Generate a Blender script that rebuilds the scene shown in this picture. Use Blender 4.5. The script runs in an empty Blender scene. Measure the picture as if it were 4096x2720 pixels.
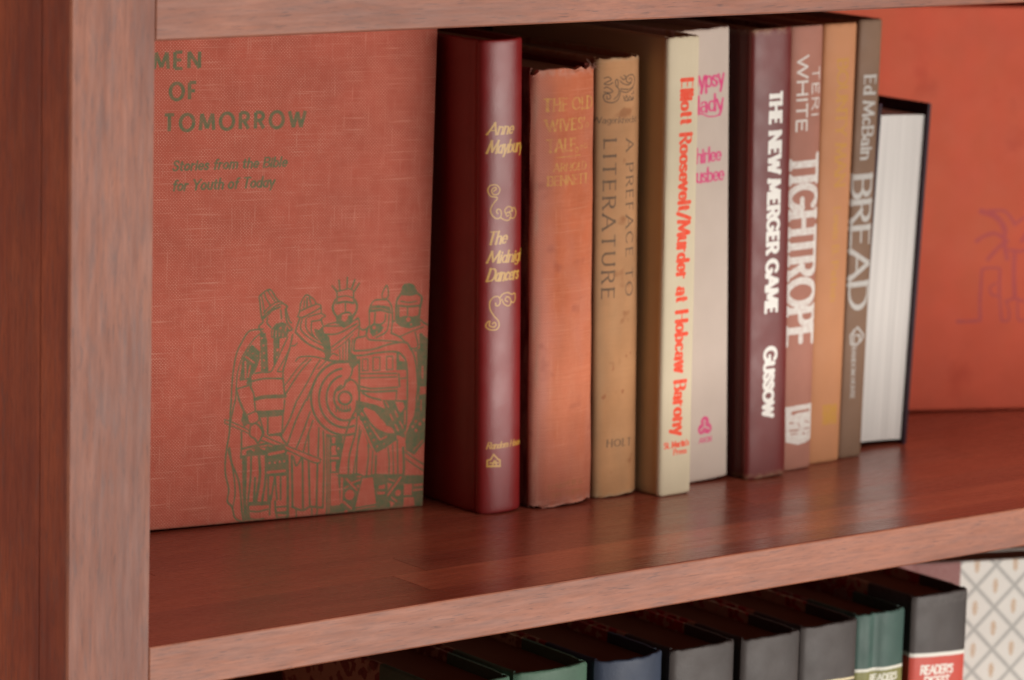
import bpy, bmesh, math, random
import numpy as np
from mathutils import Matrix, Vector

# ------------------------------------------------------------------ camera
scene = bpy.context.scene
COL = scene.collection
FPX, CX, CY = 14750.0, 2048.0, 1360.0           # focal length and centre in photo pixels
_X = np.array([21640 - CX, -767 - CY, FPX]); _X /= np.linalg.norm(_X)
_b = (FPX * FPX - 28.17e6) / 2331; _a = -1438 - .0104 * _b
_Z = np.array([_a, _b, FPX]); _Z /= np.linalg.norm(_Z)
_Z = -(_Z - (_X @ _Z) * _X); _Z /= np.linalg.norm(_Z)
_Y = np.cross(_Z, _X)
RW = np.stack([_X, _Y, _Z], 1)                  # world axes seen from the camera
TW = np.array([(598 - CX) / FPX, (2588.7 - CY) / FPX, 1.0]) * 1.62
CAM = -RW.T @ TW

cd = bpy.data.cameras.new('camera'); cam = bpy.data.objects.new('camera', cd); COL.objects.link(cam)
right, up, back = RW[0], -RW[1], -RW[2]
m = Matrix.Identity(4)
for i in range(3):
    m[i][0], m[i][1], m[i][2], m[i][3] = right[i], up[i], back[i], CAM[i]
cam.matrix_world = m
cd.sensor_width = 36; cd.lens = FPX / 4096 * 36
cd.clip_start = 0.05; cd.clip_end = 50
cd.dof.use_dof = True; cd.dof.focus_distance = 1.745; cd.dof.aperture_fstop = 10.5
scene.camera = cam

# ------------------------------------------------------------------ light
w = bpy.data.worlds.new("World"); scene.world = w; w.use_nodes = True
bgn = w.node_tree.nodes['Background']
bgn.inputs['Color'].default_value = (1.0, .88, .80, 1); bgn.inputs['Strength'].default_value = 0.07


def area(name, loc, target, sx, sy, power, col):
    l = bpy.data.lights.new(name, 'AREA'); l.shape = 'RECTANGLE'; l.size = sx; l.size_y = sy
    l.energy = power; l.color = col
    o = bpy.data.objects.new(name, l); COL.objects.link(o); o.location = loc
    o.rotation_euler = (Vector(target) - Vector(loc)).to_track_quat('-Z', 'Y').to_euler()
    return o


area('window_light', (1.38, -2.25, -0.38), (0.25, 0.0, 0.0), 2.1, 1.6, 68, (1.0, .94, .88))
area('added_top_fill', (0.8, -1.25, 1.9), (0.3, 0.1, 0.0), 1.6, 1.2, 32, (1.0, .93, .86))  # added fill from above to brighten the shelf tops
area('added_left_fill', (-1.7, 0.55, -0.1), (-0.04, 0.05, 0.05), 1.1, 1.4, 20, (1.0, .88, .78))  # added fill, set back so it brightens only the outer side panel
scene.view_settings.view_transform = 'Standard'; scene.view_settings.look = 'None'
scene.view_settings.exposure = 0; scene.view_settings.gamma = 1
scene.render.engine = 'CYCLES'
scene.cycles.max_bounces = 8


# ------------------------------------------------------------------ photo pixel -> place helpers (authoring only)
def ray(px):
    return RW.T @ np.array([(px[0] - CX) / FPX, (px[1] - CY) / FPX, 1.0])


def on_plane(px, p0, n):
    d = ray(px); p0 = np.array(p0); n = np.array(n)
    return CAM + d * (((p0 - CAM) @ n) / (d @ n))


# ------------------------------------------------------------------ object helpers
def tag(o, label=None, cat=None, group=None, kind=None):
    if label: o['label'] = label
    if cat: o['category'] = cat
    if group: o['group'] = group
    if kind: o['kind'] = kind
    return o


def empty(name, mat):
    o = bpy.data.objects.new(name, None); COL.objects.link(o); o.matrix_world = mat
    o.empty_display_size = .02
    return o


def mesh_obj(name, verts, faces, mat, parent=None, uvs=None, smooth=None, sharp=35, bevel=0, front=None):
    me = bpy.data.meshes.new(name); me.from_pydata([tuple(v) for v in verts], [], faces); me.update()
    if uvs is not None:
        ul = me.uv_layers.new(name='UVMap')
        for lp in me.loops:
            ul.data[lp.index].uv = uvs[lp.vertex_index]
    bm = bmesh.new(); bm.from_mesh(me)
    bmesh.ops.recalc_face_normals(bm, faces=bm.faces)
    if bevel:
        bmesh.ops.bevel(bm, geom=[e for e in bm.edges if front is None or (all(front(v.co) for v in e.verts))], offset=bevel, segments=2, affect='EDGES', profile=.5)
    bm.to_mesh(me); bm.free()
    if smooth:
        for p in me.polygons: p.use_smooth = True
        me.set_sharp_from_angle(angle=math.radians(sharp))
    me.materials.append(mat)
    o = bpy.data.objects.new(name, me); COL.objects.link(o)
    if parent: o.parent = parent
    return o


def box(name, x0, x1, y0, y1, z0, z1, mat, parent=None, bevel=0, front=None):
    v = [(x, y, z) for z in (z0, z1) for y in (y0, y1) for x in (x0, x1)]
    f = [(0, 1, 3, 2), (4, 5, 7, 6), (0, 1, 5, 4), (2, 3, 7, 6), (0, 2, 6, 4), (1, 3, 7, 5)]
    return mesh_obj(name, v, f, mat, parent, bevel=bevel, front=front)


# ------------------------------------------------------------------ ink: lettering and line art drawn as masks
def smooth_pts(p, n=7, closed=False):
    p = [np.array(q, float) for q in p]
    if len(p) < 3: return p
    q = [2 * p[0] - p[1]] + p + [2 * p[-1] - p[-2]]
    out = []
    for i in range(1, len(q) - 2):
        a, b, c, d = q[i - 1], q[i], q[i + 1], q[i + 2]
        for k in range(n):
            t = k / n
            out.append(.5 * (2 * b + (c - a) * t + (2 * a - 5 * b + 4 * c - d) * t * t + (3 * b - a - 3 * c + d) * t ** 3))
    out.append(p[-1])
    return out


class Ink:
    """a mask in metres, origin at lower left"""
    def __init__(s, w, h, ppm):
        s.w, s.h, s.ppm = w, h, ppm
        s.a = np.zeros((max(4, int(h * ppm)), max(4, int(w * ppm))), np.float32)

    def seg(s, p, q, wd, val=1.0, square=False):
        P = s.ppm; ax, ay = p[0] * P, p[1] * P; bx, by = q[0] * P, q[1] * P; r = wd * P / 2
        H, W = s.a.shape
        x0 = int(max(0, min(ax, bx) - r * 1.5 - 2)); x1 = int(min(W, max(ax, bx) + r * 1.5 + 3))
        y0 = int(max(0, min(ay, by) - r * 1.5 - 2)); y1 = int(min(H, max(ay, by) + r * 1.5 + 3))
        if x1 <= x0 or y1 <= y0: return
        yy, xx = np.mgrid[y0:y1, x0:x1]; xx = xx + .5; yy = yy + .5
        dx, dy = bx - ax, by - ay; L = math.hypot(dx, dy)
        if square and L > 1e-6:
            ux, uy = dx / L, dy / L
            t = (xx - ax) * ux + (yy - ay) * uy; nrm = abs((xx - ax) * -uy + (yy - ay) * ux)
            d = np.maximum(np.maximum(-t, t - L) , nrm - r)
        else:
            t = np.clip(((xx - ax) * dx + (yy - ay) * dy) / max(L * L, 1e-9), 0, 1)
            d = np.hypot(xx - ax - t * dx, yy - ay - t * dy) - r
        c = np.clip(.5 - d, 0, 1)
        sub = s.a[y0:y1, x0:x1]
        if val >= 0: sub[:] = np.maximum(sub, c * val)
        else: sub[:] = np.minimum(sub, 1 - c)

    def line(s, pts, wd, val=1.0, square=False):
        for a, b in zip(pts[:-1], pts[1:]): s.seg(a, b, wd, val, square)

    def poly(s, pts, val=1.0):
        P = s.ppm; pts = [(p[0] * P, p[1] * P) for p in pts]; H, W = s.a.shape
        x0 = int(max(0, min(p[0] for p in pts) - 1)); x1 = int(min(W, max(p[0] for p in pts) + 2))
        y0 = int(max(0, min(p[1] for p in pts) - 1)); y1 = int(min(H, max(p[1] for p in pts) + 2))
        if x1 <= x0 or y1 <= y0: return
        yy, xx = np.mgrid[y0:y1, x0:x1]; xx = xx + .5; yy = yy + .5
        ins = np.zeros(xx.shape, bool)
        for (ax, ay), (bx, by) in zip(pts, pts[1:] + pts[:1]):
            if abs(by - ay) < 1e-9: continue
            c = ((ay > yy) != (by > yy)) & (xx < (bx - ax) * (yy - ay) / (by - ay) + ax)
            ins ^= c
        sub = s.a[y0:y1, x0:x1]
        if val >= 0: sub[ins] = val
        else: sub[ins] = 0

    def image(s, name):
        H, W = s.a.shape
        im = bpy.data.images.new(name, W, H, alpha=False); im.colorspace_settings.name = 'Non-Color'
        px = np.ones((H, W, 4), np.float32); px[:, :, :3] = s.a[:, :, None]
        im.pixels.foreach_set(px.ravel()); im.update(); im.pack()
        return im


# stroke alphabet, cap height 1, x height .64. L polyline, S smooth, A arc(cx cy rx ry a0 a1)
G = {
 'A': (.82, ["L 0 0 .41 1", "L .82 0 .41 1", "L .16 .34 .66 .34"]),
 'B': (.6, ["L .04 0 .04 1", "L .04 1 .32 1", "A .32 .76 .24 .24 90 -90", "L .04 .52 .34 .52", "A .34 .26 .27 .26 90 -90", "L .04 0 .34 0"]),
 'C': (.8, ["A .44 .5 .42 .5 45 315"]),
 'D': (.76, ["L .04 0 .04 1", "L .04 1 .3 1", "A .3 .5 .44 .5 90 -90", "L .04 0 .3 0"]),
 'E': (.56, ["L .04 0 .04 1", "L .04 1 .52 1", "L .04 .52 .46 .52", "L .04 0 .54 0"]),
 'F': (.52, ["L .04 0 .04 1", "L .04 1 .5 1", "L .04 .5 .42 .5"]),
 'G': (.86, ["A .44 .5 .42 .5 45 330", "L .5 .44 .84 .44", "L .8 .44 .8 .16"]),
 'H': (.72, ["L .04 0 .04 1", "L .68 0 .68 1", "L .04 .52 .68 .52"]),
 'I': (.14, ["L .07 0 .07 1"]),
 'J': (.4, ["L .34 1 .34 .2", "A .17 .2 .17 .2 0 -160"]),
 'K': (.64, ["L .04 0 .04 1", "L .6 1 .06 .42", "L .24 .6 .62 0"]),
 'L': (.5, ["L .04 0 .04 1", "L .04 0 .48 0"]),
 'M': (.94, ["L .02 0 .12 1", "L .12 1 .47 .1", "L .47 .1 .82 1", "L .82 1 .92 0"]),
 'N': (.76, ["L .04 0 .04 1", "L .04 1 .72 0", "L .72 0 .72 1"]),
 'O': (.92, ["A .46 .5 .44 .5 0 360"]),
 'P': (.58, ["L .04 0 .04 1", "L .04 1 .3 1", "A .3 .74 .26 .26 90 -90", "L .04 .48 .3 .48"]),
 'Q': (.92, ["A .46 .5 .44 .5 0 360", "L .55 .22 .85 -.08"]),
 'R': (.62, ["L .04 0 .04 1", "L .04 1 .3 1", "A .3 .75 .26 .25 90 -90", "L .04 .5 .3 .5", "L .28 .5 .6 0"]),
 'S': (.54, ["S .48 .84 .38 .97 .22 .99 .08 .9 .06 .74 .16 .6 .36 .48 .5 .34 .48 .14 .34 .01 .16 .02 .03 .16"]),
 'T': (.62, ["L .31 0 .31 1", "L .0 1 .62 1"]),
 'U': (.7, ["L .04 1 .04 .32", "A .35 .32 .31 .32 180 360", "L .66 1 .66 .32"]),
 'V': (.76, ["L 0 1 .38 0", "L .38 0 .76 1"]),
 'W': (1.08, ["L 0 1 .28 0", "L .28 0 .54 .95", "L .54 .95 .8 0", "L .8 0 1.08 1"]),
 'X': (.7, ["L .02 0 .68 1", "L .02 1 .68 0"]),
 'Y': (.7, ["L .0 1 .35 .46", "L .7 1 .35 .46", "L .35 .46 .35 0"]),
 'a': (.5, ["A .24 .31 .21 .31 0 360", "L .46 .64 .46 0"]),
 'a2': (.5, ["A .22 .19 .19 .18 0 360", "L .42 .44 .42 0", "A .24 .45 .18 .18 0 150"]),
 'b': (.52, ["L .05 0 .05 1", "A .28 .31 .22 .31 0 360"]),
 'c': (.46, ["A .26 .32 .22 .31 45 315"]),
 'd': (.52, ["A .24 .31 .21 .31 0 360", "L .47 0 .47 1"]),
 'e': (.5, ["A .26 .32 .22 .31 0 315", "L .05 .33 .47 .33"]),
 'f': (.34, ["L .15 0 .15 .82", "A .3 .82 .15 .17 180 60", "L 0 .62 .32 .62"]),
 'g': (.5, ["A .24 .33 .21 .3 0 360", "L .46 .64 .46 -.1", "A .25 -.08 .21 .2 0 -150"]),
 'h': (.5, ["L .05 0 .05 1", "A .26 .42 .2 .2 180 0", "L .46 .42 .46 0"]),
 'i': (.12, ["L .06 0 .06 .64", "L .06 .84 .06 .88"]),
 'k': (.48, ["L .05 0 .05 1", "L .44 .62 .07 .26", "L .2 .4 .46 0"]),
 'l': (.12, ["L .06 0 .06 1"]),
 'm': (.8, ["L .05 0 .05 .64", "A .23 .44 .18 .2 180 0", "L .41 0 .41 .44", "A .59 .44 .18 .2 180 0", "L .77 0 .77 .44"]),
 'n': (.5, ["L .05 0 .05 .64", "A .26 .42 .2 .21 180 0", "L .46 .42 .46 0"]),
 'o': (.52, ["A .26 .32 .23 .31 0 360"]),
 'p': (.52, ["L .05 -.3 .05 .64", "A .28 .32 .22 .31 0 360"]),
 'r': (.34, ["L .05 0 .05 .64", "A .24 .42 .19 .2 180 60"]),
 's': (.4, ["S .35 .54 .26 .62 .12 .61 .06 .5 .14 .38 .28 .3 .36 .17 .26 .02 .12 .02 .03 .11"]),
 't': (.34, ["L .14 .86 .14 .14", "A .27 .16 .13 .15 180 290", "L 0 .62 .32 .62"]),
 'u': (.5, ["L .05 .64 .05 .22", "A .25 .22 .2 .21 180 360", "L .45 .64 .45 0"]),
 'v': (.48, ["L .02 .64 .24 0", "L .24 0 .46 .64"]),
 'w': (.7, ["L .02 .64 .18 0", "L .18 0 .35 .6", "L .35 .6 .52 0", "L .52 0 .68 .64"]),
 'x': (.46, ["L .02 0 .44 .64", "L .02 .64 .44 0"]),
 'y': (.48, ["L .02 .64 .25 0", "L .47 .64 .2 -.3"]),
 '.': (.14, ["L .06 0 .07 .04"]), "'": (.16, ["L .08 .96 .05 .76"]), '/': (.4, ["L 0 -.1 .4 1.05"]),
 '&': (.7, ["S .66 0 .2 .72 .24 .96 .42 .92 .4 .68 .1 .36 .1 .08 .34 0 .62 .36"]), '-': (.3, ["L .02 .36 .28 .36"]),
}


def text(ink, s, p0, p1, cap, wv=.14, wh=None, slant=0.0, serif=0.0, track=.16, space=.4, smallcap=False, val=1.0, flip=1, square=False):
    """lettering from baseline start p0 to baseline end p1 with capital height cap (all in metres on the face)"""
    wh = wv if wh is None else wh
    p0 = np.array(p0, float); p1 = np.array(p1, float)
    ex = p1 - p0; L = np.linalg.norm(ex); ex /= L; ey = np.array([-ex[1], ex[0]]) * flip
    items = []; x = 0
    for ch in s:
        if ch == ' ': x += space; continue
        sc = 1.0; key = ch
        if smallcap and ch.islower(): key = ch.upper(); sc = .78
        if serif and key == 'a' and slant == 0: key = 'a2'
        wd, st = G[key]; items.append((x, sc, st)); x += wd * sc + track
    tot = x - track; kx = L / tot                       # metres per unit along the line
    for x, sc, sts in items:
        for st in sts:
            t = st.split(); k = t[0]; v = [float(q) for q in t[1:]]
            if k == 'A':
                cx, cy, rx, ry, a0, a1 = v; n = max(4, int(abs(a1 - a0) / 18))
                pts = [(cx + rx * math.cos(math.radians(a0 + (a1 - a0) * i / n)), cy + ry * math.sin(math.radians(a0 + (a1 - a0) * i / n))) for i in range(n + 1)]
            else:
                pts = list(zip(v[0::2], v[1::2]))
                if k == 'S': pts = [tuple(q) for q in smooth_pts(pts, 4)]
            q = []
            for gx, gy in pts:
                gy *= sc
                q.append(p0 + ex * kx * (x + gx * sc) + ey * cap * gy + ex * cap * gy * slant)
            for a, b in zip(q[:-1], q[1:]):
                d = b - a; n = np.linalg.norm(d)
                if n < 1e-9: continue
                vert = abs(d @ ey) / n
                ink.seg(a, b, cap * (wh + (wv - wh) * vert ** 1.5), val, square and k == 'L')
            if serif and k == 'L':
                for e, (gx, gy) in ((q[0], pts[0]), (q[-1], pts[-1])):
                    if min(abs(gy - t) for t in (0, 1, .64, -.3)) < .02 and abs(pts[0][1] - pts[-1][1]) > .3:
                        ink.seg(e - ex * cap * serif, e + ex * cap * serif, cap * max(wh, .05), val)


# ------------------------------------------------------------------ materials
class NT:
    def __init__(s, name):
        s.m = bpy.data.materials.new(name); s.m.use_nodes = True; s.t = s.m.node_tree
        s.b = s.t.nodes['Principled BSDF']; s.tc = s.n('ShaderNodeTexCoord')

    def n(s, typ, **kw):
        nd = s.t.nodes.new(typ)
        for k, v in kw.items():
            if k.startswith('_'): nd.inputs[k[1:]].default_value = v
            else: setattr(nd, k, v)
        return nd

    def l(s, a, b): s.t.links.new(a, b)

    def math(s, op, a, b=None, clamp=False):
        nd = s.n('ShaderNodeMath', operation=op, use_clamp=clamp)
        for i, v in enumerate((a, b)):
            if v is None: continue
            if isinstance(v, (int, float)): nd.inputs[i].default_value = v
            else: s.l(v, nd.inputs[i])
        return nd.outputs[0]

    def mix(s, fac, a, b, blend='MIX'):
        nd = s.n('ShaderNodeMix', data_type='RGBA', blend_type=blend)
        for i, v in ((0, fac), (6, a), (7, b)):
            if isinstance(v, (int, float)): nd.inputs[i].default_value = v
            elif isinstance(v, tuple): nd.inputs[i].default_value = (*v, 1) if len(v) == 3 else v
            else: s.l(v, nd.inputs[i])
        return nd.outputs[2]

    def noise(s, scale, sx=(1, 1, 1), detail=3, rough=.55, out=0, off=0.0):
        mp = s.n('ShaderNodeMapping'); mp.inputs['Scale'].default_value = sx; mp.inputs['Location'].default_value = (off, off * .7, off * 1.3)
        s.l(s.tc.outputs['Object'], mp.inputs[0])
        nd = s.n('ShaderNodeTexNoise', _Scale=scale, _Detail=detail, _Roughness=rough); s.l(mp.outputs[0], nd.inputs['Vector'])
        return nd.outputs[out]

    def ramp(s, v, lo, hi, a=0.0, b=1.0):
        nd = s.n('ShaderNodeMapRange'); s.l(v, nd.inputs[0])
        for i, q in enumerate((lo, hi, a, b)): nd.inputs[i + 1].default_value = q
        return nd.outputs[0]

    def bump(s, h, strength, dist=.001):
        nd = s.n('ShaderNodeBump', _Strength=strength, _Distance=dist); s.l(h, nd.inputs['Height']); s.l(nd.outputs[0], s.b.inputs['Normal'])

    def sep(s):
        nd = s.n('ShaderNodeSeparateXYZ'); s.l(s.tc.outputs['Object'], nd.inputs[0]); return nd.outputs


def wood(name, axis, base=(.235, .046, .026), dark=(.12, .022, .014), light=(.33, .085, .045), rough=.36, coat=.35, grey=.0, off=0.0, spec=.5, dust=False):
    k = NT(name)
    al = {'x': 0, 'y': 1, 'z': 2}[axis]
    def sc(a, b): v = [b, b, b]; v[al] = a; return tuple(v)
    band = k.noise(1, sc(5, 70), 4, .6, off=off)
    fine = k.noise(1, sc(45, 900), 3, .6, off=off + 3)
    pore = k.noise(1, sc(110, 1500), 2, .5, off=off + 7)
    blot = k.noise(1, sc(10, 26), 3, .6, off=off + 11)
    c = k.mix(k.ramp(band, .35, .68), dark, base)
    c = k.mix(k.ramp(blot, .45, .75, 0, .75), c, light)
    c = k.mix(k.ramp(fine, .35, .7, .40, 0), c, dark)
    mid = k.noise(1, sc(70, 620), 5, .7, off=off + 29)
    c = k.mix(k.ramp(mid, .36, .56, .38, 0), c, tuple(q * .62 for q in dark)) if grey else c
    c = k.mix(k.ramp(pore, .62, .72, 0, .55), c, (.06, .02, .018))
    if grey:
        gb = k.noise(1, sc(55, 330), 4, .65, off=off + 17); gw = k.ramp(k.noise(1, sc(9, 60), 2, off=off + 23), .35, .65, .3, 1)
        c = k.mix(k.math('MULTIPLY', k.ramp(gb, .50, .68, 0, grey), gw), c, (.135, .062, .052))
    k.b.inputs['Specular IOR Level'].default_value = spec
    if dust:
        c = k.mix(k.ramp(k.noise(520, detail=1, off=off + 50), .80, .84, 0, .5), c, (.5, .42, .36))
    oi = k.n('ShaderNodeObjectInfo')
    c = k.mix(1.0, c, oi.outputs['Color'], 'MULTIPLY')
    k.l(c, k.b.inputs['Base Color'])
    k.l(k.ramp(k.noise(1, sc(30, 300), 3, off=off + 5), .3, .7, rough - .05, rough + .07), k.b.inputs['Roughness'])
    k.b.inputs['Coat Weight'].default_value = coat; k.b.inputs['Coat Roughness'].default_value = .3
    k.bump(k.math('ADD', fine, k.math('MULTIPLY', band, .6)), .10, .0006)
    return k.m


def book_mat(name, base, inks=(), var=.12, varcol=None, rough=.7, weave=None, weavecol=None, wamt=.3, spec=.22,
             fade=None, stain=None, bumpk=.25, edge=None, edgecol=None, coat=0.0, size=None, grain=None, extra=None, sheen=0):
    """base cloth with printed inks [(image, colour, wear)], worn edges and blotches"""
    k = NT(name)
    sx = k.sep()
    n1 = k.noise(38, detail=4)
    c = k.mix(k.ramp(n1, .35, .68), tuple(q * (1 - var) for q in base), tuple(min(1, q * (1 + var)) for q in base))
    if varcol: c = k.mix(k.ramp(k.noise(14, (1, 1, .5), 4, off=4.), .45, .72, 0, varcol[1]), c, varcol[0])
    hgt = k.noise(900, detail=2)
    if weave:
        ax, p = weave; u = sx[ax]
        su = k.math('SINE', k.math('MULTIPLY', u, 2 * math.pi / p)); sv = k.math('SINE', k.math('MULTIPLY', sx[2], 2 * math.pi / p))
        ch = k.math('MULTIPLY', su, sv)
        hv = [1, 1, 1]; hv[2] = 1; 
        sh = [38, 38, 38]; sh[2] = 1900
        sv_ = [1900, 1900, 1900]; sv_[2] = 45
        slub_h = k.noise(1, tuple(sh), 2, off=1.); slub_v = k.noise(1, tuple(sv_), 2, off=2.)
        dots = k.ramp(ch, .35, .85)
        brk = k.ramp(k.noise(160, detail=2, off=6.), .3, .65, .25, 1)
        dots = k.math('MULTIPLY', dots, brk)
        sl = k.math('MAXIMUM', k.ramp(slub_h, .60, .78, 0, .75), k.ramp(slub_v, .60, .78, 0, .75))
        f = k.math('MAXIMUM', dots, sl)
        c = k.mix(k.math('MULTIPLY', f, wamt), c, weavecol or tuple(min(1, q * 1.6 + .05) for q in base))
        thr = k.ramp(slub_h, .3, .5, .10, 0)
        c = k.mix(thr, c, tuple(q * .6 for q in base))
        hgt = k.math('ADD', k.math('MULTIPLY', ch, .5), k.math('MULTIPLY', slub_h, 1.5))
    if fade:
        # sun-bleached or rubbed strip along one side of the spine: (axis, from, to, colour, amount)
        for ax, a, b, colr, amt in fade:
            nn = k.ramp(k.noise(60, (1, 1, .4), 4, off=8.), .3, .7, -.35, .35)
            f = k.math('ADD', k.ramp(sx[ax], a, b), nn, True)
            c = k.mix(k.math('MULTIPLY', f, amt, True), c, colr)
    if stain:
        colr, amt, scl = stain
        c = k.mix(k.ramp(k.noise(scl, detail=2, off=21.), .64, .72, 0, amt), c, colr)
    for im, colr, wear in inks:
        uv = k.n('ShaderNodeUVMap', uv_map='UVMap')
        t = k.n('ShaderNodeTexImage', image=im, extension='CLIP', interpolation='Linear'); k.l(uv.outputs[0], t.inputs[0])
        f = t.outputs[0]
        wn = k.ramp(k.noise(420, detail=3, off=13.), .38, .62, 1 - wear, 1)
        f = k.math('MULTIPLY', f, wn)
        if weave: f = k.math('MULTIPLY', f, k.ramp(hgt, .2, 1.6, 1, .85))
        c = k.mix(f, c, colr)
    if edge and size:
        # rubbed head and tail of the spine
        h = size[2]
        e = k.math('MAXIMUM', k.ramp(sx[2], edge, 0), k.ramp(sx[2], h - edge, h))
        e = k.math('MULTIPLY', e, k.ramp(k.noise(300, detail=4, off=31.), .38, .6))
        c = k.mix(k.math('MULTIPLY', e, .8), c, edgecol or (.5, .38, .28))
    if extra: c = extra(k, c, sx)
    k.l(c, k.b.inputs['Base Color'])
    k.b.inputs['Roughness'].default_value = rough
    k.l(k.ramp(k.noise(70, detail=3, off=9.), .3, .7, rough - .06, rough + .08), k.b.inputs['Roughness'])
    k.b.inputs['Specular IOR Level'].default_value = spec
    k.b.inputs['Coat Weight'].default_value = coat; k.b.inputs['Coat Roughness'].default_value = .35
    if grain: hgt = k.noise(grain, detail=3, rough=.6)
    k.bump(hgt, bumpk, .0004)
    return k.m


def page_mat(name, base, axis=0, dark=.25):
    k = NT(name)
    s = [1, 1, 1]; s = [6.0, 6.0, 6.0]; s[axis] = 1500
    st = k.noise(1, tuple(s), 3, .7); s2 = [3.0, 3.0, 3.0]; s2[axis] = 260
    st2 = k.noise(1, tuple(s2), 3, .6, off=5.)
    c = k.mix(k.ramp(st, .35, .7, dark, 0), base, tuple(q * .55 for q in base))
    c = k.mix(k.ramp(st2, .4, .68, dark * .9, 0), c, tuple(q * .66 for q in base))
    k.l(c, k.b.inputs['Base Color']); k.b.inputs['Roughness'].default_value = .85
    k.b.inputs['Specular IOR Level'].default_value = .15
    k.bump(st, .25, .0006)
    return k.m


# ------------------------------------------------------------------ books
def profile(w, d, bulge, expo, groove, gy, bt, crease=0):
    """outer and inner outline of a case binding, left board -> spine -> right board"""
    out, inn = [], []
    def add(o, i): out.append(o); inn.append(i)
    ys = bulge + .0016
    add((0, d), (bt, d))
    for y in (d * .66, d * .33): add((0, y), (bt, y))
    add((0, ys + gy + .006), (bt, ys + gy + .006))
    for q, g in ((.0030, .5), (.0005, 1), (-.0025, .75)):
        add((groove * g, ys + gy + q), (bt + groove * g * .5, ys + gy + q))
    add((.0001, ys + .0006), (bt, ys + .002))
    N = 28 if crease else 14
    for i in range(N + 1):
        t = i / N; tt = .5 - .5 * math.cos(math.pi * t)
        x = w * (.35 * t + .65 * tt); u = abs(2 * x / w - 1)
        y = bulge * u ** expo + (.0012 * max(0, (u - .9) / .1) ** 2)
        y += crease * math.exp(-((x / w - .37) / .10) ** 2)
        add((x, y), (min(max(x, bt), w - bt), y + .0022 + (.001 if i in (0, N) else 0)))
    n = len(out)
    for i in range(7, -1, -1):
        o, q = out[i], inn[i]; add((w - o[0], o[1]), (w - q[0], q[1]))
    return out, inn


def hardcover(root, w, d, h, cover_mat, pages, bulge=.003, expo=2.2, groove=.0013, gy=.0045, bt=.0026, sq=.003,
              ragged=0.0, facing='spine', band=None, seed=0, curve=.002, sqb=None, crease=0, sqy=None):
    rnd = random.Random(seed); sqb = sq if sqb is None else sqb; sqy = sq if sqy is None else sqy
    out, inn = profile(w, d, bulge, expo, groove, gy, bt, crease)
    zs = [0, .0003, .0009, .002, .0045] + [h * t for t in (.1, .2, .3, .4, .5, .6, .7, .8, .9)] + [h - .0045, h - .002, h - .0009, h - .0003, h]
    ins = {0: .34, 1: .15, 2: .04, len(zs) - 1: .34, len(zs) - 2: .15, len(zs) - 3: .04}
    n = len(out); V = []; UV = []
    dz0 = [rnd.uniform(0, 1) ** 2 * ragged for _ in range(n)]; dz1 = [rnd.uniform(0, 1) ** 1.5 * ragged for _ in range(n)]
    for j, z in enumerate(zs):
        f = ins.get(j, 0)
        for lst, outer in ((out, True), (inn, False)):
            for i in range(n):
                x, y = lst[i]
                if outer and f: x += (inn[i][0] - x) * f; y += (inn[i][1] - y) * f
                zz = z
                if ragged and 7 <= i <= n - 8:
                    if z < .0046: zz = z + .5 * dz0[i] * (1 - z / .006)
                    if z > h - .0046: zz = z - dz1[i] * (1 - (h - z) / .006)
                    y += rnd.uniform(-1, 1) * ragged * .18
                V.append((x, y, zz))
                UV.append((x / w, z / h) if facing == 'spine' else ((y / d), z / h) if (facing == 'face' and x > w * .5) else (-.2, z / h))
    F = []
    R = 2 * n
    for j in range(len(zs) - 1):
        for i in range(n - 1):
            a = j * R + i; F.append((a, a + 1, a + R + 1, a + R))
            a += n; F.append((a + 1, a, a + R, a + R + 1))
    for j in (0, len(zs) - 1):
        for i in range(n - 1):
            a = j * R + i; q = (a, a + n, a + n + 1, a + 1); F.append(q if j == 0 else q[::-1])
    for j in range(len(zs) - 1):
        for i in (0, n - 1):
            a = j * R + i; F.append((a, a + R, a + R + n, a + n))
    mesh_obj('cover', V, F, cover_mat, root, uvs=UV, smooth=True, sharp=40)
    # text block: rounded at the spine, hollow at the fore-edge
    P = []; N = 10
    x0, x1 = bt + .0003, w - bt - .0003; ysp = bulge + .0045
    for i in range(N + 1):
        x = x0 + (x1 - x0) * i / N; u = abs(2 * i / N - 1); P.append((x, ysp - (bulge * .6) * (1 - u * u)))
    for i in range(N + 1):
        x = x1 - (x1 - x0) * i / N; u = abs(2 * i / N - 1); P.append((x, d - sqy - curve * (1 - u * u)))
    np_ = len(P); V = [(x, y, z) for z in (sqb, h - sq) for x, y in P]
    F = [tuple(range(np_))[::-1], tuple(range(np_, 2 * np_))] + [(i, (i + 1) % np_, np_ + (i + 1) % np_, np_ + i) for i in range(np_)]
    mesh_obj('page_block', V, F, pages, root, smooth=True, sharp=30)
    if band:
        V = []; F = []
        for i in range(N + 1):
            x, y = P[i]
            for dy, dz in ((-.001, -.002), (-.001, .0012), (.0008, .0012), (.0008, -.0006)):
                V.append((x, y + dy, h - sq + dz + .0002))
        for i in range(N):
            for q in range(4):
                a = i * 4 + q; b = i * 4 + (q + 1) % 4; F.append((a, b, b + 4, a + 4))
        mesh_obj('headband', V, F, band, root, smooth=True)


def pose(x, y, z, yaw=0.0, lean=0.0, pivot=0.0, pitch=0.0):
    """book pose: corner at x, y, z; lean tips the top towards +x about the foot at local x = pivot"""
    return (Matrix.Translation((x, y, z)) @ Matrix.Rotation(yaw, 4, 'Z') @ Matrix.Translation((pivot, 0, 0)) @
            Matrix.Rotation(lean, 4, 'Y') @ Matrix.Rotation(pitch, 4, 'X') @ Matrix.Translation((-pivot, 0, 0)))


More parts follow.
